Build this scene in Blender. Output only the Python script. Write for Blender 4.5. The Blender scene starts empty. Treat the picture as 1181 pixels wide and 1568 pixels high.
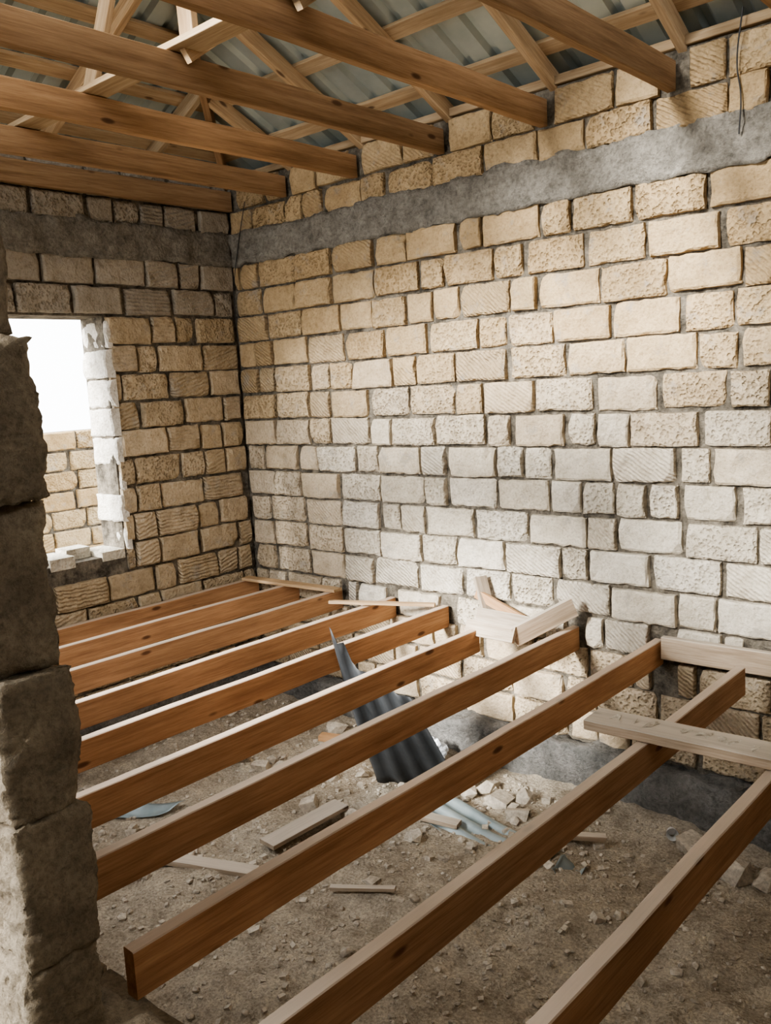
import bpy, bmesh, math, random
import numpy as np
from mathutils import Vector, Matrix, noise
random.seed(7)
rng=np.random.default_rng(7)
scene=bpy.context.scene

# ------------------------------------------------------------ node helpers
def new_mat(name):
    m=bpy.data.materials.new(name); m.use_nodes=True
    nt=m.node_tree
    for n in list(nt.nodes): nt.nodes.remove(n)
    out=nt.nodes.new('ShaderNodeOutputMaterial'); b=nt.nodes.new('ShaderNodeBsdfPrincipled')
    nt.links.new(b.outputs[0],out.inputs[0])
    return m,nt,b
def N(nt,t,**kw):
    n=nt.nodes.new(t)
    for k,v in kw.items():
        if k in n.inputs.keys(): n.inputs[k].default_value=v
        else: setattr(n,k,v)
    return n
def ramp(nt,src,stops):
    r=nt.nodes.new('ShaderNodeValToRGB'); e=r.color_ramp.elements
    while len(e)>1: e.remove(e[-1])
    e[0].position=stops[0][0]; e[0].color=(*stops[0][1],1)
    for p,c in stops[1:]:
        x=e.new(p); x.color=(*c,1)
    nt.links.new(src,r.inputs[0]); return r.outputs[0]
def mixc(nt,fac,a,b,mode='MIX'):
    m=nt.nodes.new('ShaderNodeMix'); m.data_type='RGBA'; m.blend_type=mode
    for s,v in ((m.inputs[0],fac),(m.inputs[6],a),(m.inputs[7],b)):
        if isinstance(v,bpy.types.NodeSocket): nt.links.new(v,s)
        elif isinstance(v,(int,float)): s.default_value=v
        else: s.default_value=(*v,1)
    return m.outputs[2]
def math_(nt,op,a,b=None,c=None):
    m=nt.nodes.new('ShaderNodeMath'); m.operation=op
    for i,v in enumerate((a,b,c)):
        if v is None: continue
        if isinstance(v,bpy.types.NodeSocket): nt.links.new(v,m.inputs[i])
        else: m.inputs[i].default_value=v
    return m.outputs[0]
def noise_(nt,vec,scale,detail=4,rough=.6,out=0):
    n=nt.nodes.new('ShaderNodeTexNoise'); n.inputs['Scale'].default_value=scale
    n.inputs['Detail'].default_value=detail; n.inputs['Roughness'].default_value=rough
    nt.links.new(vec,n.inputs['Vector']); return n.outputs[out]
def bump(nt,h,bsdf,strength=.5,dist=.01):
    b=nt.nodes.new('ShaderNodeBump'); b.inputs['Strength'].default_value=strength; b.inputs['Distance'].default_value=dist
    nt.links.new(h,b.inputs['Height']); nt.links.new(b.outputs[0],bsdf.inputs['Normal'])

# ------------------------------------------------------------ materials
def mat_block():
    m,nt,b=new_mat('limestone_block')
    tc=nt.nodes.new('ShaderNodeTexCoord').outputs['Object']
    at=N(nt,'ShaderNodeAttribute',attribute_name='tint')
    pr=N(nt,'ShaderNodeAttribute',attribute_name='props')
    sep=nt.nodes.new('ShaderNodeSeparateColor'); nt.links.new(pr.outputs['Color'],sep.inputs[0])
    n1=noise_(nt,tc,9,6,.65); n2=noise_(nt,tc,60,4,.7)
    c=mixc(nt,1.0,at.outputs['Color'],ramp(nt,n1,[(.3,(.80,.78,.74)),(.7,(1.1,1.1,1.1))]),'MULTIPLY')
    c=mixc(nt,1.0,c,ramp(nt,n2,[(.3,(.72,.70,.66)),(.5,(1,1,1)),(.75,(1.1,1.1,1.1))]),'MULTIPLY')
    v=nt.nodes.new('ShaderNodeTexVoronoi'); v.inputs['Scale'].default_value=46; nt.links.new(tc,v.inputs['Vector'])
    n3=noise_(nt,tc,22,4,.7)
    pit=math_(nt,'MULTIPLY',math_(nt,'SUBTRACT',math_(nt,'ADD',math_(nt,'MULTIPLY',v.outputs['Distance'],.7),n3),.60),3.5)
    pit=math_(nt,'MINIMUM',math_(nt,'MAXIMUM',pit,0),1.0)
    pitm=math_(nt,'ADD',math_(nt,'MULTIPLY',math_(nt,'SUBTRACT',pit,1.0),sep.outputs['Green']),1.0)
    def wave(rot):
        mp=nt.nodes.new('ShaderNodeMapping'); mp.inputs['Rotation'].default_value=rot; nt.links.new(tc,mp.inputs[0])
        w=nt.nodes.new('ShaderNodeTexWave'); w.inputs['Scale'].default_value=14; w.inputs['Distortion'].default_value=3.0
        w.inputs['Detail'].default_value=3; w.inputs['Detail Scale'].default_value=1.5; w.bands_direction='X'
        nt.links.new(mp.outputs[0],w.inputs[0]); return w.outputs['Fac']
    g=wave((.6,.6,.6)); g2=wave((-.6,.9,-.5))
    gm=nt.nodes.new('ShaderNodeMix'); nt.links.new(math_(nt,'GREATER_THAN',sep.outputs['Blue'],.5),gm.inputs[0]); nt.links.new(g,gm.inputs[2]); nt.links.new(g2,gm.inputs[3])
    gr=math_(nt,'MULTIPLY',gm.outputs[0],sep.outputs['Red'])
    c=mixc(nt,1.0,c,mixc(nt,pitm,(.84,.82,.78),(1,1,1)),'MULTIPLY')
    c=mixc(nt,math_(nt,'MULTIPLY',gr,.10),c,(.2,.15,.1))
    n5=noise_(nt,tc,5.5,7,.72)
    c=mixc(nt,ramp(nt,n5,[(.56,(0,0,0)),(.65,(.6,.6,.6))]),c,(.35,.32,.275))
    nt.links.new(c,b.inputs['Base Color']); b.inputs['Roughness'].default_value=.95; b.inputs['Specular IOR Level'].default_value=.15
    h=math_(nt,'ADD',math_(nt,'MULTIPLY',n1,.8),math_(nt,'MULTIPLY',n2,.4))
    h=math_(nt,'ADD',h,math_(nt,'MULTIPLY',pitm,.6))
    h=math_(nt,'SUBTRACT',h,math_(nt,'MULTIPLY',gr,.45))
    bump(nt,h,b,1.0,.02)
    return m
def mat_rough(name,c1,c2,scale=6,bs=.7,bd=.02,rough=.95,fine=45):
    m,nt,b=new_mat(name)
    tc=nt.nodes.new('ShaderNodeTexCoord').outputs['Object']
    n1=noise_(nt,tc,scale,8,.7); n2=noise_(nt,tc,fine,5,.7)
    c=ramp(nt,n1,[(.35,c1),(.65,c2)])
    c=mixc(nt,1.0,c,ramp(nt,n2,[(.3,(.6,.6,.6)),(.55,(1,1,1)),(.8,(1.2,1.2,1.2))]),'MULTIPLY')
    nt.links.new(c,b.inputs['Base Color']); b.inputs['Roughness'].default_value=rough; b.inputs['Specular IOR Level'].default_value=.2
    bump(nt,math_(nt,'ADD',n1,math_(nt,'MULTIPLY',n2,.6)),b,bs,bd)
    return m
def mat_wood(name,dark,mid,light,dust_light=.0,dust_light_col=(.55,.5,.42)):
    m,nt,b=new_mat(name)
    tc=nt.nodes.new('ShaderNodeTexCoord').outputs['Object']
    oi=nt.nodes.new('ShaderNodeObjectInfo')
    off=nt.nodes.new('ShaderNodeVectorMath'); off.operation='ADD'
    cmb=nt.nodes.new('ShaderNodeCombineXYZ'); nt.links.new(math_(nt,'MULTIPLY',oi.outputs['Random'],37),cmb.inputs[0]); nt.links.new(math_(nt,'MULTIPLY',oi.outputs['Random'],11),cmb.inputs[1])
    nt.links.new(tc,off.inputs[0]); nt.links.new(cmb.outputs[0],off.inputs[1])
    mp=nt.nodes.new('ShaderNodeMapping'); mp.inputs['Scale'].default_value=(.7,12,12); nt.links.new(off.outputs[0],mp.inputs[0])
    n1=noise_(nt,mp.outputs[0],2.2,6,.65)
    mp2=nt.nodes.new('ShaderNodeMapping'); mp2.inputs['Scale'].default_value=(1.6,40,40); nt.links.new(off.outputs[0],mp2.inputs[0])
    n2=noise_(nt,mp2.outputs[0],3,4,.7)
    c=ramp(nt,n1,[(.25,dark),(.5,mid),(.75,light)])
    c=mixc(nt,1.0,c,ramp(nt,n2,[(.3,(.78,.74,.7)),(.6,(1.06,1.06,1.06))]),'MULTIPLY')
    n3=noise_(nt,off.outputs[0],1.3,2,.5)
    c=mixc(nt,1.0,c,ramp(nt,n3,[(.3,(.8,.78,.75)),(.7,(1.12,1.1,1.08))]),'MULTIPLY')
    c=mixc(nt,1.0,c,ramp(nt,oi.outputs['Random'],[(0,(.82,.86,.90)),(1,(1.10,1.06,1.02))]),'MULTIPLY')
    mp3=nt.nodes.new('ShaderNodeMapping'); mp3.inputs['Scale'].default_value=(2.6,7.5,7.5); nt.links.new(off.outputs[0],mp3.inputs[0])
    v=nt.nodes.new('ShaderNodeTexVoronoi'); v.inputs['Scale'].default_value=1.0; nt.links.new(mp3.outputs[0],v.inputs['Vector'])
    k=ramp(nt,v.outputs['Distance'],[(.0,(1,1,1)),(.08,(.85,.85,.85)),(.13,(0,0,0))])
    c=mixc(nt,k,c,(dark[0]*.35,dark[1]*.3,dark[2]*.3))
    if dust_light>0:
        ge=nt.nodes.new('ShaderNodeNewGeometry'); sp=nt.nodes.new('ShaderNodeSeparateXYZ'); nt.links.new(ge.outputs['Normal'],sp.inputs[0])
        d=math_(nt,'MULTIPLY',math_(nt,'GREATER_THAN',sp.outputs['Z'],.6),dust_light)  # upward faces paler: dust plus window light put into the colour
        c=mixc(nt,d,c,dust_light_col)
    nt.links.new(c,b.inputs['Base Color']); b.inputs['Roughness'].default_value=.75; b.inputs['Specular IOR Level'].default_value=.2
    bump(nt,math_(nt,'ADD',n2,n1),b,.25,.004)
    return m
def mat_metal(name,c1,c2,metal=.75,rough=.42):
    m,nt,b=new_mat(name)
    tc=nt.nodes.new('ShaderNodeTexCoord').outputs['Object']
    n1=noise_(nt,tc,3.5,5,.6)
    nt.links.new(ramp(nt,n1,[(.3,c1),(.7,c2)]),b.inputs['Base Color'])
    b.inputs['Metallic'].default_value=metal
    nt.links.new(ramp(nt,noise_(nt,tc,12,4),[(.3,(rough-.08,)*3),(.7,(rough+.12,)*3)]),b.inputs['Roughness'])
    return m
def mat_ground():
    m,nt,b=new_mat('dirt_ground')
    tc=nt.nodes.new('ShaderNodeTexCoord').outputs['Object']
    n0=noise_(nt,tc,1.1,4,.6); n1=noise_(nt,tc,8,8,.72); n2=noise_(nt,tc,70,4,.7)
    c=ramp(nt,n0,[(.3,(.50,.435,.34)),(.7,(.66,.60,.49))])
    c=mixc(nt,1.0,c,ramp(nt,n1,[(.3,(.55,.52,.48)),(.5,(.95,.95,.95)),(.7,(1.25,1.25,1.22))]),'MULTIPLY')
    c=mixc(nt,1.0,c,ramp(nt,n2,[(.35,(.65,.62,.6)),(.65,(1.2,1.2,1.2))]),'MULTIPLY')
    nt.links.new(c,b.inputs['Base Color']); b.inputs['Roughness'].default_value=1; b.inputs['Specular IOR Level'].default_value=.1
    bump(nt,math_(nt,'ADD',n1,math_(nt,'MULTIPLY',n2,.35)),b,1.0,.05)
    return m
M_block=mat_block()
M_mortar=mat_rough('mortar',(.055,.048,.038),(.30,.265,.21),9,.9,.03)
M_conc=mat_rough('concrete',(.22,.205,.175),(.42,.39,.335),9,1,.04)
M_found=mat_rough('foundation_concrete',(.14,.14,.13),(.33,.32,.30),5,1,.04)
M_rock=mat_rough('jamb_limestone',(.22,.18,.13),(.38,.32,.235),7,1,.02,fine=60)
M_joist=mat_wood('pine_joist',(.32,.17,.09),(.48,.28,.155),(.60,.38,.22),dust_light=.65,dust_light_col=(.62,.55,.46))
M_beam=mat_wood('pine_ceiling_beam',(.25,.15,.08),(.41,.26,.145),(.53,.36,.215))
M_batten=mat_wood('pine_batten',(.34,.23,.13),(.50,.37,.23),(.60,.47,.32))
M_old=mat_wood('weathered_plank',(.27,.22,.16),(.44,.37,.29),(.57,.50,.41),dust_light=.5,dust_light_col=(.58,.54,.47))
M_roof=mat_metal('galvanized_sheet',(.38,.45,.44),(.52,.58,.56),.5,.36)
M_dark=mat_metal('dark_sheet',(.018,.02,.022),(.045,.05,.055),.1,.6)
M_grey=mat_metal('grey_sheet',(.20,.25,.26),(.34,.39,.39),.4,.5)
M_ground=mat_ground()
M_stone=mat_rough('rubble_stone',(.40,.35,.28),(.68,.62,.52),11,.8,.01)
M_wire,nt,b=new_mat('black_wire'); b.inputs['Base Color'].default_value=(.02,.02,.02,1)
M_plastic,nt,b=new_mat('clear_plastic'); b.inputs['Base Color'].default_value=(.75,.8,.85,1); b.inputs['Roughness'].default_value=.25; b.inputs['Alpha'].default_value=.75
M_cup,nt,b=new_mat('white_plastic'); b.inputs['Base Color'].default_value=(.8,.8,.78,1); b.inputs['Roughness'].default_value=.4

# ------------------------------------------------------------ mesh helpers
def link(me,name,mat=None,parent=None):
    o=bpy.data.objects.new(name,me); scene.collection.objects.link(o)
    if mat is not None: me.materials.append(mat)
    if parent: o.parent=parent
    return o
def box_verts(lo,hi):
    return [(x,y,z) for x in (lo[0],hi[0]) for y in (lo[1],hi[1]) for z in (lo[2],hi[2])]
BF=[(0,1,3,2),(4,6,7,5),(0,4,5,1),(2,3,7,6),(0,2,6,4),(1,5,7,3)]
class Acc:
    def __init__(s): s.v=[];s.f=[];s.tint=[];s.prop=[];s.mi=[]
    def add(s,vs,fs,tint=(.5,.5,.5,1),prop=(0,0,0,1),mi=0):
        o=len(s.v); s.v+=vs; s.f+=[tuple(i+o for i in f) for f in fs]
        s.tint+=[tint]*len(vs); s.prop+=[prop]*len(vs); s.mi+=[mi]*len(fs)
    def box(s,lo,hi,mi=0,**k): s.add(box_verts(lo,hi),BF,mi=mi,**k)
    def make(s,name,mats,smooth=False,parent=None):
        me=bpy.data.meshes.new(name); me.from_pydata(s.v,[],s.f); 
        for m in mats: me.materials.append(m)
        me.polygons.foreach_set('material_index',s.mi)
        for nm,arr in (('tint',s.tint),('props',s.prop)):
            a=me.color_attributes.new(nm,'FLOAT_COLOR','POINT'); a.data.foreach_set('color',np.array(arr,dtype=np.float32).ravel())
        me.update()
        bm=bmesh.new(); bm.from_mesh(me); bmesh.ops.recalc_face_normals(bm,faces=bm.faces); bm.to_mesh(me); bm.free()
        if smooth: me.shade_smooth()
        return link(me,name,parent=parent)

def block_face(acc,O,U,Nn,u0,u1,z0,z1,depth,out,tint,prop,amp=.006,cell=.04,seed=0):
    nu=max(4,int((u1-u0)/cell)+1); nz=max(4,int((z1-z0)/cell)+1)
    vs=[];idx={}
    tilt=random.uniform(-.02,.02); rotz=random.uniform(-.012,.012)
    def P(u,z,n): 
        p=O+U*u+Nn*n; return (p.x,p.y,p.z+z)
    chip=[random.random()**2.5*.045 for _ in range(4)]
    cr=[random.uniform(.03,.07) for _ in range(4)]
    um=(u0+u1)/2
    for i in range(nu+1):
        for j in range(nz+1):
            a=i/nu; c=j/nz
            if 0<i<nu: a=.05+(i-1)/(nu-2)*.90
            if 0<j<nz: c=.08+(j-1)/(nz-2)*.84
            u=u0+(u1-u0)*a; z=z0+(z1-z0)*c
            w=Vector((u*9+seed,z*9,seed*1.7))
            n=out+noise.noise(w)*amp*1.8+noise.noise(w*3.1)*amp*1.1+(u-um)*tilt
            if i==0:u+=abs(noise.noise(w*3))*.018
            if i==nu:u-=abs(noise.noise(w*3))*.018
            if j==0:z+=abs(noise.noise(w*3.7))*.016
            if j==nz:z-=abs(noise.noise(w*3.7))*.016
            if i in (0,nu) or j in (0,nz): n-=.006+.010*abs(noise.noise(w*2.3))
            ci=(0 if a<.5 else 1)+(0 if c<.5 else 2)
            d=math.hypot(min(a,1-a)*(u1-u0),min(c,1-c)*(z1-z0))
            if d<cr[ci]: n-=chip[ci]*(1-d/cr[ci])
            z+=(u-um)*rotz
            idx[(i,j)]=len(vs); vs.append(P(u,z,n))
    fs=[(idx[i,j],idx[i+1,j],idx[i+1,j+1],idx[i,j+1]) for i in range(nu) for j in range(nz)]
    ring=[(i,0) for i in range(nu)]+[(nu,j) for j in range(nz)]+[(i,nz) for i in range(nu,0,-1)]+[(0,j) for j in range(nz,0,-1)]
    base=len(vs)
    for k,(i,j) in enumerate(ring):
        u=u0+(u1-u0)*i/nu; z=z0+(z1-z0)*j/nz
        vs.append(P(u,z,-depth))
    L=len(ring)
    for k in range(L):
        k2=(k+1)%L
        fs.append((idx[ring[k]],base+k,base+k2,idx[ring[k2]]))
    acc.add(vs,fs,(*tint,1),prop)

def lerp(a,b,t): return tuple(x+(y-x)*t for x,y in zip(a,b))
def course_layout(length,rnd):
    xs=[];x=-rnd.random()*.3
    while x<length:
        r=rnd.random(); w=.40 if r<.66 else (.21 if r<.90 else .31)
        w+=rnd.uniform(-.02,.02); xs.append((x,x+w)); x+=w
    return xs
def block_wall(name,O,U,Nn,length,courses,thick,tintf,holes=(),mortar_parts=(),rnd=None,amp=.006):
    acc=Acc(); rnd=rnd or random.Random(1)
    for ci,(z0,z1) in enumerate(courses):
        for (a,b_) in course_layout(length,rnd):
            a=max(a,0);b_=min(b_,length)
            segs=[(a,b_)]
            for (h0,h1,hz0,hz1) in holes:
                if z1>hz0+.02 and z0<hz1-.02:
                    ns=[]
                    for s in segs:
                        if s[1]<=h0 or s[0]>=h1: ns.append(s)
                        else:
                            if s[0]<h0: ns.append((s[0],h0))
                            if s[1]>h1: ns.append((h1,s[1]))
                    segs=ns
            for s in segs:
                if s[1]-s[0]<.07: continue
                gl=rnd.uniform(.004,.013)+(.016 if rnd.random()<.25 else 0); grr=rnd.uniform(.004,.013)
                gz=rnd.uniform(.004,.009)
                tint=tintf((s[0]+s[1])/2,(z0+z1)/2,rnd)
                r=rnd.random()
                prop=(rnd.uniform(.5,1) if r<.2 else 0.0, rnd.uniform(.6,1) if r>.6 else rnd.uniform(0,.35), rnd.random(),1)
                jz=rnd.uniform(-.006,.006)
                block_face(acc,O,U,Nn,s[0]+gl,s[1]-grr,z0+gz+jz,z1-gz+jz,.07,rnd.uniform(-.008,.016),tint,prop,amp=amp,seed=rnd.random()*90)
    for (lo,hi) in mortar_parts: acc.box(lo,hi,mi=1)
    return acc.make(name,[M_block,M_mortar])

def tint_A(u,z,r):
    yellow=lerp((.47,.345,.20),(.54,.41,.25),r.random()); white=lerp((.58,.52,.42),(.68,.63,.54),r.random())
    t=1/(1+math.exp((z-1.3+(r.random()-.5)*.5)*5))  # stone tone by height; daylight on the lower wall is also put into the tint
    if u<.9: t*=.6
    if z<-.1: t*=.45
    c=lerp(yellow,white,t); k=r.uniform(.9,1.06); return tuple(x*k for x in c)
def tint_L(u,z,r):
    c=lerp((.46,.37,.25),(.53,.44,.32),r.random()); 
    if z>2.0: c=lerp(c,(.36,.34,.305),.7)
    k=r.uniform(.92,1.05); return tuple(x*k for x in c)

def courses(z0,z1,h=.2):
    n=round((z1-z0)/h); hh=(z1-z0)/n
    return [(z0+i*hh,z0+(i+1)*hh) for i in range(n)]
LX=7.0; T=.4
cA=courses(-.8,2.5)+[(2.72,2.91),(2.91,3.12)]
BX=[.03,.67,1.40,2.155,2.905,3.67,4.42,5.2,6.0,6.75]
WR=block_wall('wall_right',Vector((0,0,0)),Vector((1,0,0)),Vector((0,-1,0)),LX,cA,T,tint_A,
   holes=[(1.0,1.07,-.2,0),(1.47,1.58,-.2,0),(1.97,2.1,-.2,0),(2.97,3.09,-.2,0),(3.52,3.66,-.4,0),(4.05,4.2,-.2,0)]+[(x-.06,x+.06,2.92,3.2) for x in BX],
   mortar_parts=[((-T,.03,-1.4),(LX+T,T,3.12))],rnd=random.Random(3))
WY0,WY1,WZ0,WZ1=1.2,2.6,.38,2.06
cL=courses(-.8,2.5)+[(2.72,2.91),(2.91,3.12)]
TW=.32
WL=block_wall('wall_left',Vector((0,0,0)),Vector((0,-1,0)),Vector((1,0,0)),3.45,cL,T,tint_L,
   holes=[(WY0,WY1,WZ0,WZ1)],
   mortar_parts=[((-TW,-WY0-.0,-1.4),(-.03,0.02,3.12)),((-TW,-3.85,-1.4),(-.03,-WY1,3.12)),((-TW,-WY1,-1.4),(-.03,-WY0,WZ0-.02)),((-TW,-WY1,WZ1+.02),(-.03,-WY0,3.12))],rnd=random.Random(9))
acc=Acc(); rr=random.Random(4)
for (z0,z1) in courses(WZ0,WZ1):
    w=rr.uniform(-.025,.01)
    t=lerp((.72,.69,.63),(.80,.77,.71),rr.random())
    block_face(acc,Vector((0,-WY0,0)),Vector((-1,0,0)),Vector((0,-1,0)),-.004,TW,z0+.004,z1-.004,.05,rr.uniform(.0,.02)+w,t,(0,.3,0,1),amp=.008,seed=rr.random()*50)
    block_face(acc,Vector((0,-WY1,0)),Vector((-1,0,0)),Vector((0,1,0)),-.004,TW,z0+.004,z1-.004,.05,rr.uniform(.0,.02),t,(0,.3,0,1),amp=.008,seed=rr.random()*50)
for k,y in enumerate(np.arange(WY0,WY1,.2)):
    h=rr.uniform(.02,.12) if k<6 else .05
    x0=-.16 if k%2 else -.02
    acc.add(box_verts((-TW,-y-.19,WZ0-.05),(x0,-y-.005,WZ0+h*.7)),BF,(.66,.62,.53,1),(0,.5,0,1))
acc.make('window_1',[M_block],parent=WL)
def rough_slab(name,lo,hi,mat,cell=.06,amp=.012,seed=0,parent=None):
    bm=bmesh.new()
    n=[max(1,int((hi[i]-lo[i])/cell)) for i in range(3)]
    vs={}
    def V(i,j,k):
        key=(i,j,k)
        if key not in vs:
            p=Vector((lo[0]+(hi[0]-lo[0])*i/n[0],lo[1]+(hi[1]-lo[1])*j/n[1],lo[2]+(hi[2]-lo[2])*k/n[2]))
            d=noise.noise_vector((p+Vector((seed,seed,0)))*6)*amp+noise.noise_vector((p+Vector((0,seed,0)))*19)*amp*.6
            vs[key]=bm.verts.new(p+d)
        return vs[key]
    for i in range(n[0]):
        for j in range(n[1]):
            for k in (0,n[2]): bm.faces.new((V(i,j,k),V(i+1,j,k),V(i+1,j+1,k),V(i,j+1,k)))
    for i in range(n[0]):
        for k in range(n[2]):
            for j in (0,n[1]): bm.faces.new((V(i,j,k),V(i+1,j,k),V(i+1,j,k+1),V(i,j,k+1)))
    for j in range(n[1]):
        for k in range(n[2]):
            for i in (0,n[0]): bm.faces.new((V(i,j,k),V(i,j+1,k),V(i,j+1,k+1),V(i,j,k+1)))
    bmesh.ops.recalc_face_normals(bm,faces=bm.faces)
    me=bpy.data.meshes.new(name); bm.to_mesh(me); bm.free(); me.shade_smooth()
    return link(me,name,mat,parent)
rough_slab('ring_beam',(0,-.012,2.485),(LX,.05,2.74),M_conc,.03,.028,0,WR)
rough_slab('ring_beam',(-.05,-3.45,2.485),(.012,-.0,2.74),M_conc,.03,.024,3,WL)
rough_slab('foundation',(-.0,-.13,-1.4),(LX,.05,-.8),M_found,.05,.05,5,WR)
rough_slab('foundation',(-.05,-3.45,-1.4),(.08,-.1,-.8),M_found,.05,.03,8,WL)

def rock_box(acc,lo,hi,cell=.03,amp=.018,seed=0,tint=(.5,.5,.5,1),rnd_=.012,hf=.35):
    n=[max(2,int((hi[i]-lo[i])/cell)) for i in range(3)]
    vs={};V=[];F=[]
    c=[(lo[i]+hi[i])/2 for i in range(3)]
    def g(i,j,k):
        key=(i,j,k)
        if key in vs: return vs[key]
        p=Vector((lo[0]+(hi[0]-lo[0])*i/n[0],lo[1]+(hi[1]-lo[1])*j/n[1],lo[2]+(hi[2]-lo[2])*k/n[2]))
        q=[min(p[a]-lo[a],hi[a]-p[a]) for a in range(3)]
        q.sort(); e=max(0,.03-q[1])/.03
        cen=Vector(c); d=(cen-p).normalized()*e*e*rnd_
        w=p*7+Vector((seed,seed*2,0))
        d+=noise.noise_vector(w)*amp+noise.noise_vector(w*2.9)*amp*.7+noise.noise_vector(w*8)*amp*hf
        vs[key]=len(V); V.append(tuple(p+d)); return vs[key]
    for i in range(n[0]):
        for j in range(n[1]):
            F.append((g(i,j,0),g(i,j+1,0),g(i+1,j+1,0),g(i+1,j,0))); k=n[2]; F.append((g(i,j,k),g(i+1,j,k),g(i+1,j+1,k),g(i,j+1,k)))
    for i in range(n[0]):
        for k in range(n[2]):
            F.append((g(i,0,k),g(i+1,0,k),g(i+1,0,k+1),g(i,0,k+1))); j=n[1]; F.append((g(i,j,k),g(i,j,k+1),g(i+1,j,k+1),g(i+1,j,k)))
    for j in range(n[1]):
        for k in range(n[2]):
            F.append((g(0,j,k),g(0,j,k+1),g(0,j+1,k+1),g(0,j+1,k))); i=n[0]; F.append((g(i,j,k),g(i,j+1,k),g(i,j+1,k+1),g(i,j,k+1)))
    acc.add(V,F,tint)
acc=Acc()
YI,YO=-3.45,-3.85
YJ=-3.65
zs=[-.21,.13,.50,.85,1.265,1.645]
edge=[3.70,3.735,3.725,3.675,3.69]
edge[4]=3.715
rr=random.Random(5)
for i in range(5):
    rock_box(acc,(2.95,YO+.01*rr.random(),zs[i]-.002),(edge[i],YJ,zs[i+1]+.002),.011,.015,seed=i*5.3+2,hf=.6)
rock_box(acc,(2.95,YO,1.65),(3.63,YJ,1.92),.016,.013,seed=50)
def near(lox,hix,z0,z1,h=.28):
    for (a,b_) in courses(z0,z1,h):
        x=lox
        while x<hix-.02:
            w=min(.42,hix-x); 
            if hix-x-w<.12: w=hix-x
            rock_box(acc,(x+.004,YO,a+.004),(x+w-.004,YI,b_-.004),.06,.008,seed=x*9+a); x+=w
near(2.4,2.95,-.2,2.9); near(0,.9,-.2,2.9); near(.9,2.4,-.2,.4); near(.9,2.4,2.1,2.9)
near(6.3,7.0,-.2,2.9); near(2.95,6.3,2.62,2.9)
near(0,7.0,-1.4,-.215)
x=3.25
while x<6.2:
    w=rr.uniform(.3,.42); rock_box(acc,(x,YO,-.22),(x+w-.01,-3.56,-.12+rr.uniform(-.02,.02)),.02,.014,seed=x*3); x+=w
WF=acc.make('wall_front',[M_rock],smooth=True)
block_wall('wall_end',Vector((LX,0,0)),Vector((0,-1,0)),Vector((-1,0,0)),6.5,cL,T,tint_L,mortar_parts=[((LX+.03,-6.6,-1.4),(LX+T,.02,3.12))],rnd=random.Random(19))
block_wall('added_back_wall',Vector((3.0,-6.4,0)),Vector((1,0,0)),Vector((0,1,0)),4.0,cL,T,tint_L,mortar_parts=[((3.0,-6.8,-1.4),(LX+T,-6.43,3.12))],rnd=random.Random(29),holes=[])  # unseen wall added behind the camera to cut flat light
block_wall('garden_wall',Vector((-2.6,2.0,0)),Vector((0,-1,0)),Vector((1,0,0)),9.0,courses(-1.2,1.2),T,lambda u,z,r:lerp((.42,.30,.16),(.52,.41,.26),r.random()),mortar_parts=[((-3.0,-7,-1.4),(-2.63,2,1.19))],rnd=random.Random(23))

# ------------------------------------------------------------ boards
def board(name,p0,p1,w,h,mat,up=(0,0,1),seg=None,parent=None,warp=.0):
    p0=Vector(p0);p1=Vector(p1);L=(p1-p0).length
    x=(p1-p0).normalized(); upv=Vector(up); y=upv.cross(x).normalized(); z=x.cross(y)
    n=seg or max(2,int(L/.12)); bv=min(w,h)*.08
    prof=[(-w/2+bv,-h/2),(w/2-bv,-h/2),(w/2,-h/2+bv),(w/2,h/2-bv),(w/2-bv,h/2),(-w/2+bv,h/2),(-w/2,h/2-bv),(-w/2,-h/2+bv)]
    V=[];F=[];s=random.random()*100
    for i in range(n+1):
        t=-L/2+L*i/n
        dv=noise.noise_vector(Vector((t*1.5,s,0)))*(.004+warp)
        for (a,c) in prof:
            q=noise.noise_vector(Vector((t*6,a*30+s,c*30)))*.0015
            V.append((t,a+dv.y+q.y,c+dv.z+q.z))
    for i in range(n):
        for k in range(8):
            k2=(k+1)%8; F.append((i*8+k,(i+1)*8+k,(i+1)*8+k2,i*8+k2))
    F.append(tuple(range(8))); F.append(tuple(n*8+k for k in reversed(range(8))))
    me=bpy.data.meshes.new(name); me.from_pydata(V,[],F)
    bm=bmesh.new(); bm.from_mesh(me); bmesh.ops.recalc_face_normals(bm,faces=bm.faces); bm.to_mesh(me); bm.free()
    o=link(me,name,mat)
    o.matrix_world=Matrix.Translation((p0+p1)/2)@Matrix((x,y,z)).transposed().to_4x4()
    if parent: 
        o.parent=parent
    return o
JT=-.05; JH=.15
for (x,y1) in [(.06,-.04),(.5,-.0),(1.0,-.0),(1.52,-.0),(2.02,-.0),(2.545,-.36),(3.02,-.0),(3.57,-.0),(4.12,-.25),(4.64,-.04),(5.2,-.04),(5.8,-.04),(6.4,-.04)]:
    board('floor_joist',(x,-3.5,JT-JH/2),(x+random.uniform(-.015,.015),y1,JT-JH/2),.05,JH,M_joist,warp=.002)
for i,x in enumerate(BX):
    board('ceiling_beam',(x,-5.6,2.985),(x,-.0 ,2.985),.05,.15,M_beam,warp=.002)
S=.46; ZE=3.12; RY=-3.4
roof=bpy.data.objects.new('roof_frame',None); scene.collection.objects.link(roof)
def zr(d): return ZE+S*d
upr=Vector((0,S,1)).normalized()
upl=Vector((-S,0,1)).normalized()
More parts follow.
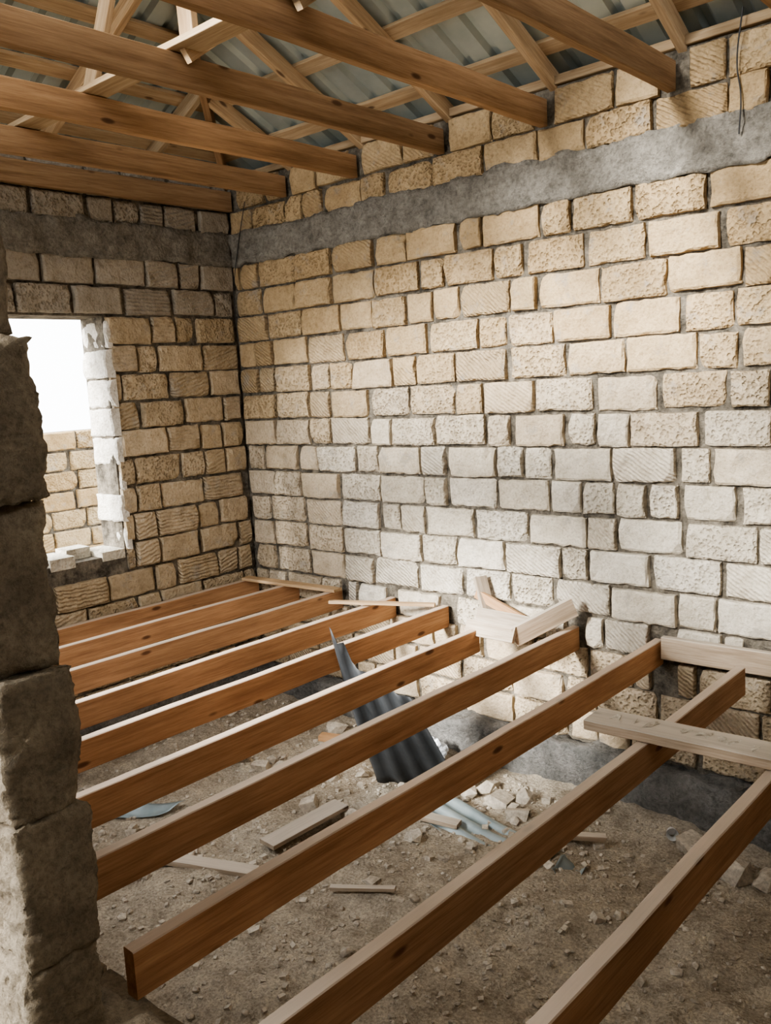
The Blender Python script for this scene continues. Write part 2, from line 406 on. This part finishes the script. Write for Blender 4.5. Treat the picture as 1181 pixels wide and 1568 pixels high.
for x in BX[1:]:
    d=min(x,3.4)
    board('rafter',(x+.05,.3,zr(-.3)+.05),(x+.05,-d,zr(d)+.05),.05,.1,M_batten,up=upr,parent=roof)
    if x>3.3: board('rafter',(x+.05,-3.4,zr(3.4)+.05),(x+.05,-6.8,zr(0)+.05),.05,.1,M_batten,up=(0,-S,1),parent=roof)
for y in [.75,1.55,2.35,3.15]:
    board('jack_rafter',(-.3,-y,zr(-.3)+.05),(y,-y,zr(y)+.05),.05,.1,M_batten,up=upl,parent=roof)
board('hip_rafter',(-.3,.3,zr(-.3)+.05),(3.4,-3.4,zr(3.4)+.05),.05,.13,M_beam,parent=roof)
for d in np.arange(.12,3.4,.42):
    board('batten',(d,-d,zr(d)+.115),(LX+.4,-d,zr(d)+.115),.10,.028,M_batten,up=upr,parent=roof)
    board('batten',(d,-d,zr(d)+.115),(d,-3.95,zr(d)+.115),.10,.028,M_batten,up=upl,parent=roof)
board('wall_plate',(0,.05,3.15),(LX,.05,3.15),.1,.05,M_batten,parent=roof)
board('wall_plate',(-.05,0,3.15),(-.05,-3.45,3.15),.1,.05,M_batten,parent=roof)
board('tie_plank',(.4,-1.98,3.08),(3.9,-2.0,3.08),.15,.03,M_batten,parent=roof)
board('tie_plank',(.2,-3.1,3.08),(5.0,-3.1,3.08),.12,.03,M_batten,parent=roof)
board('prop',(1.3,-1.95,3.08),(1.98,-1.98,zr(1.95)+.06),.1,.035,M_batten,up=(0,1,0),parent=roof)
board('prop',(2.2,-1.95,3.08),(2.2,-1.98,zr(1.95)+.06),.1,.04,M_batten,up=(0,1,0),parent=roof)
board('prop',(3.0,-1.95,3.08),(2.3,-1.98,zr(1.9)+.06),.1,.035,M_batten,up=(0,1,0),parent=roof)
for x in BX[3:7]: board('strut',(x+.06,-2.0,3.05),(x+.06,-1.1,zr(1.1)+.05),.035,.09,M_batten,parent=roof)
PITCH=.19
def prof(u,pitch=PITCH,h=.032):
    f=(u/pitch)%1.0
    if f<.12: return h*f/.12
    if f<.3: return h
    if f<.42: return h*(1-(f-.12-.18)/.12)
    return 0.0
def sheet_poly(name,us,rows,P,mat,parent=None,thick=.0015):
    V=[];F=[]
    nv=6
    for u in us:
        v0,v1=rows(u)
        for k in range(nv+1):
            V.append(tuple(P(u,v0+(v1-v0)*k/nv,prof(u))))
    for i in range(len(us)-1):
        for k in range(nv): F.append((i*(nv+1)+k,(i+1)*(nv+1)+k,(i+1)*(nv+1)+k+1,i*(nv+1)+k+1))
    me=bpy.data.meshes.new(name); me.from_pydata(V,[],F); o=link(me,name,mat)
    md=o.modifiers.new('thick','SOLIDIFY'); md.thickness=thick
    if parent: o.parent=parent
    return o
def ulist(a,b,pitch=PITCH):
    s=set([a,b]); k=math.floor(a/pitch)
    while k*pitch<b:
        for f in (0,.12,.3,.42):
            u=(k+f)*pitch
            if a<u<b: s.add(u)
        k+=1
    return sorted(s)
Z0=ZE+.132
sheet_poly('roof_sheet',ulist(-.4,LX+.4),lambda u:(-.4,min(max(u,-.4),3.4)),lambda u,v,h:(u,-v,Z0+S*v+h),M_roof,roof)
sheet_poly('roof_sheet_hip',ulist(-.4,3.95),lambda u:(-.4,min(u,3.4)),lambda u,v,h:(v,-u,Z0+S*v+h),M_roof,roof)
sheet_poly('roof_sheet_rear',ulist(3.38,LX+.4),lambda u:(3.38,7.0),lambda u,v,h:(u,-v,Z0+S*(6.8-v)+h),M_roof,roof)

# ------------------------------------------------------------ ground
def gz(x,y):
    h=noise.fractal(Vector((x*1.1,y*1.1,3)),1.0,2,4)*.07+noise.noise(Vector((x*5,y*5,1)))*.018+noise.noise(Vector((x*14,y*14,7)))*.012
    h+=.10*math.exp(-(((x-.7)/.9)**2+((y+.7)/.6)**2))+.06*math.exp(-((y+.1)/.25)**2)
    return -1.10+h
def grid(name,x0,x1,y0,y1,st,zf,mat):
    nx=int((x1-x0)/st);ny=int((y1-y0)/st)
    V=[(x0+(x1-x0)*i/nx,y0+(y1-y0)*j/ny,zf(x0+(x1-x0)*i/nx,y0+(y1-y0)*j/ny)) for i in range(nx+1) for j in range(ny+1)]
    F=[(i*(ny+1)+j,(i+1)*(ny+1)+j,(i+1)*(ny+1)+j+1,i*(ny+1)+j+1) for i in range(nx) for j in range(ny)]
    me=bpy.data.meshes.new(name); me.from_pydata(V,[],F); me.shade_smooth(); return link(me,name,mat)
grid('floor',0,LX,-3.5,0,.03,gz,M_ground)
grid('ground',-40,40,-40,40,4,lambda x,y:-1.42,M_ground)
rough_slab('corridor_slab',(0,-6.4,-1.4),(LX,-3.85,-.12),M_conc,.25,.01,11)
bm=bmesh.new(); bmesh.ops.create_icosphere(bm,subdivisions=1,radius=1); IV=[v.co.copy() for v in bm.verts]; IF=[tuple(v.index for v in f.verts) for f in bm.faces]; bm.free()
cbv=box_verts((-1,-1,-1),(1,1,1))
acc=Acc(); rr=random.Random(77)
def stone(x,y,r,sq=.65,zo=0):
    A=Matrix.Rotation(rr.random()*6.28,3,'Z')@Matrix.Rotation(rr.uniform(-.5,.5),3,'X')
    sx=r*rr.uniform(.7,1.4);sy=r*rr.uniform(.7,1.2);sz=r*rr.uniform(.4,.9)
    if rr.random()<.35:
        vs=[A@Vector((v[0]*sx*rr.uniform(.6,1),v[1]*sy*rr.uniform(.6,1),v[2]*sz*rr.uniform(.6,1))) for v in cbv]; fs=BF
    else:
        vs=[A@Vector((v.x*sx*rr.uniform(.75,1.15),v.y*sy*rr.uniform(.75,1.15),v.z*sz*rr.uniform(.75,1.15))) for v in IV]; fs=IF
    z=gz(x,y)+sz*.35+zo
    acc.add([(v.x+x,v.y+y,v.z+z) for v in vs],fs)
for _ in range(7000):
    x=rr.uniform(.2,6);y=rr.uniform(-3.4,-.2); stone(x,y,.004+.016*rr.random()**3)
for _ in range(200):
    x=rr.uniform(.25,5.5);y=rr.uniform(-3.2,-.25); stone(x,y,rr.uniform(.016,.034))
for _ in range(60):
    x=rr.uniform(.3,3);y=rr.uniform(-1.2,-.33); stone(x,y,rr.uniform(.03,.075))
for (x,y,r) in [(4.14,-.42,.12),(3.9,-.33,.08),(4.3,-.38,.1),(1.78,-1.17,.06),(3.3,-.3,.06),(.9,-.4,.1),(1.2,-.35,.09),(1.6,-.3,.08)]: stone(x,y,r)
acc.make('rubble',[M_stone])

def g(x,y,o=.02): return (x,y,gz(x,y)+o)
board('scrap_plank',g(1.55,-2.25,.05),g(2.16,-1.93,.03),.09,.03,M_old)
board('scrap_plank',g(2.0,-1.72,.05),g(2.04,-1.15,.08),.13,.025,M_old)
board('wood_stick',g(2.59,-1.8,.03),g(2.9,-1.64,.03),.035,.02,M_old)
board('scrap_plank',g(2.35,-1.0,.04),g(2.75,-.9,.05),.07,.03,M_old)
board('scrap_plank',g(1.3,-.6,.06),g(1.75,-.4,.06),.08,.04,M_beam)
board('scrap_plank',g(.6,-1.5,.04),g(1.1,-1.1,.05),.06,.03,M_old)
board('scrap_plank',g(3.2,-.75,.04),g(3.5,-.55,.06),.05,.03,M_old)
mb=board('mortar_board',(3.86,-1.33,JT+.025),(5.1,-1.27,JT+.025),.17,.045,M_old)
board('wall_board',(3.62,-.06,-.075),(4.95,-.05,-.08),.045,.13,M_old)
board('loose_board',(.05,-.16,JT+.014),(1.06,-.09,JT+.014),.09,.025,M_batten)
board('loose_board',(1.3,-.42,JT+.03),(1.98,-.07,JT+.012),.05,.02,M_batten)
board('loose_board',(2.50,-.30,JT+.06),(2.90,-.24,JT+.03),.02,.11,M_old,up=(0,.3,1))
board('loose_board',(2.46,-.36,JT+.0),(2.86,-.42,JT+.02),.02,.10,M_old,up=(0,.5,1))
board('loose_board',(2.50,-.12,JT-.1),(2.36,-.06,.2),.09,.03,M_old)
board('loose_board',(2.36,-.1,.1),(2.72,-.06,-.06),.03,.06,M_beam)
board('loose_board',(2.84,-.40,JT+.0),(3.08,-.1,JT+.15),.035,.12,M_old)
acc=Acc()
for k in range(10):
    x=4.0+k*.08+rr.uniform(-.03,.03); r=rr.uniform(.006,.02)
    vs=[Vector((v.x*r*2,v.y*r,v.z*r*.25))*rr.uniform(.7,1.2) for v in IV]
    acc.add([(v.x+x,v.y-1.3+rr.uniform(-.05,.05),v.z+JT+.048) for v in vs],IF)
ml=acc.make('mortar_lumps',[M_stone]); ml.parent=mb; ml.matrix_parent_inverse=mb.matrix_world.inverted()
def quadsheet(name,A,B,C,D,mat,ribs,wave=.018,cut=None,n2=14):
    A,B,C,D=map(Vector,(A,B,C,D)); nrm=(B-A).cross(D-A).normalized()
    nu=ribs*6;V=[];F=[]
    for i in range(nu+1):
        u=i/nu
        top=cut(u) if cut else 1.0
        for j in range(n2+1):
            v=j/n2*top
            p=A.lerp(B,u).lerp(D.lerp(C,u),v)
            p=p+nrm*(math.sin(u*ribs*2*math.pi)*wave+.05*math.sin(v*2.6)+.015*noise.noise(Vector((u*4,v*4,2))))
            V.append(tuple(p))
    for i in range(nu):
        for j in range(n2): F.append((i*(n2+1)+j,(i+1)*(n2+1)+j,(i+1)*(n2+1)+j+1,i*(n2+1)+j+1))
    me=bpy.data.meshes.new(name); me.from_pydata(V,[],F); me.shade_smooth(); o=link(me,name,mat)
    md=o.modifiers.new('t','SOLIDIFY'); md.thickness=.002
    return o
quadsheet('dark_metal_sheet',(1.98,-.75,-1.08),(2.48,-.5,-1.08),(2.5,-1.12,.0),(2.1,-1.2,.12),M_dark,4,.016,cut=lambda u:1.0 if u<.06 else (.93 if u<.2 else .86-.15*u))
quadsheet('grey_metal_sheet',g(2.42,-.95,.03),g(2.40,-.66,.09),g(3.35,-.80,.05),g(3.3,-1.04,.03),M_grey,3,.016)
quadsheet('metal_offcut',g(.76,-2.1,.05),g(.8,-1.95,.08),g(1.2,-1.70,.07),g(1.14,-1.85,.05),M_grey,1,.01)
quadsheet('bent_bracket',g(3.42,-1.0,.03),g(3.42,-.86,.05),g(3.55,-.84,.03),g(3.55,-.98,.02),M_grey,1,.02)
bm=bmesh.new(); bmesh.ops.create_icosphere(bm,subdivisions=4,radius=1)
for v in bm.verts:
    d=noise.noise(v.co*2.2)*.35+noise.noise(v.co*6)*.2
    v.co=Vector((v.co.x*.13,v.co.y*.08,v.co.z*.09))*(1+d)
me=bpy.data.meshes.new('plastic_bag'); bm.to_mesh(me); bm.free(); o=link(me,'plastic_bag',M_plastic); o.location=g(2.05,-.3,.05)
bm=bmesh.new(); bmesh.ops.create_cone(bm,segments=24,radius1=.024,radius2=.034,depth=.08,cap_ends=True)
top=[f for f in bm.faces if len(f.verts)>4 and f.calc_center_median().z>0]
r_=bmesh.ops.inset_region(bm,faces=top,thickness=.003); 
for f in top: 
    for v in f.verts: v.co.z-=.07; v.co.x*=.7; v.co.y*=.7
me=bpy.data.meshes.new('plastic_cup'); bm.to_mesh(me); bm.free(); o=link(me,'plastic_cup',M_cup); o.location=g(3.77,-.3,.03); o.rotation_euler=(1.3,.3,.4)
def wire(name,pts,r=.004):
    cu=bpy.data.curves.new(name,'CURVE'); cu.dimensions='3D'; cu.bevel_depth=r
    s=cu.splines.new('BEZIER'); s.bezier_points.add(len(pts)-1)
    for p,q in zip(s.bezier_points,pts): p.co=q; p.handle_left_type=p.handle_right_type='AUTO'
    o=bpy.data.objects.new(name,cu); scene.collection.objects.link(o); cu.materials.append(M_wire)
wire('electric_wire',[(4.03,-.03,2.62),(4.04,-.035,2.8),(4.02,-.03,2.95),(4.05,-.04,3.2)])
wire('electric_wire',[(.25,-.03,2.95),(.12,-.03,2.6),(.05,-.04,2.3),(.04,-.03,1.9)],.003)

# ------------------------------------------------------------ light
w=bpy.data.worlds.new('World'); scene.world=w; w.use_nodes=True
bg=w.node_tree.nodes['Background']; bg.inputs[0].default_value=(.97,.985,1.0,1); bg.inputs[1].default_value=7.0
sl=bpy.data.lights.new('sun','SUN'); sl.energy=16; sl.angle=math.radians(14); sl.color=(1,.97,.92)
so=bpy.data.objects.new('sun',sl); scene.collection.objects.link(so)
so.rotation_euler=Vector((.16,.88,-.42)).to_track_quat('-Z','Y').to_euler()
def area(name,loc,target,sx,sy,power,col,spread=180):
    l=bpy.data.lights.new(name,'AREA'); l.shape='RECTANGLE'; l.size=sx; l.size_y=sy; l.energy=power; l.color=col; l.spread=math.radians(spread)
    o=bpy.data.objects.new(name,l); scene.collection.objects.link(o); o.location=loc
    o.rotation_euler=(Vector(target)-Vector(loc)).to_track_quat('-Z','Y').to_euler()
area('added_fill_lamp',(1.65,-3.9,1.85),(2.4,0,.2),1.4,.4,35,(.97,.98,1),120)  # added lamp out of view, boosts light on the lower wall and floor
try:
    scene.view_settings.look='AgX - Medium High Contrast'
except Exception as e: print(e)

# ------------------------------------------------------------ camera
W,H=1205,1600
f=1369.37
R=Matrix(((0.74884,-0.05450,0.66051),(0.66040,0.14526,-0.73673),(-0.05579,0.98789,0.14477)))
cd=bpy.data.cameras.new('cam'); cam=bpy.data.objects.new('camera',cd); scene.collection.objects.link(cam)
cam.matrix_world=Matrix.Translation((5.692,-4.668,1.494))@R.to_4x4()
cd.sensor_fit='VERTICAL'; cd.sensor_height=24; cd.lens=f/H*24; cd.clip_start=.05
scene.camera=cam
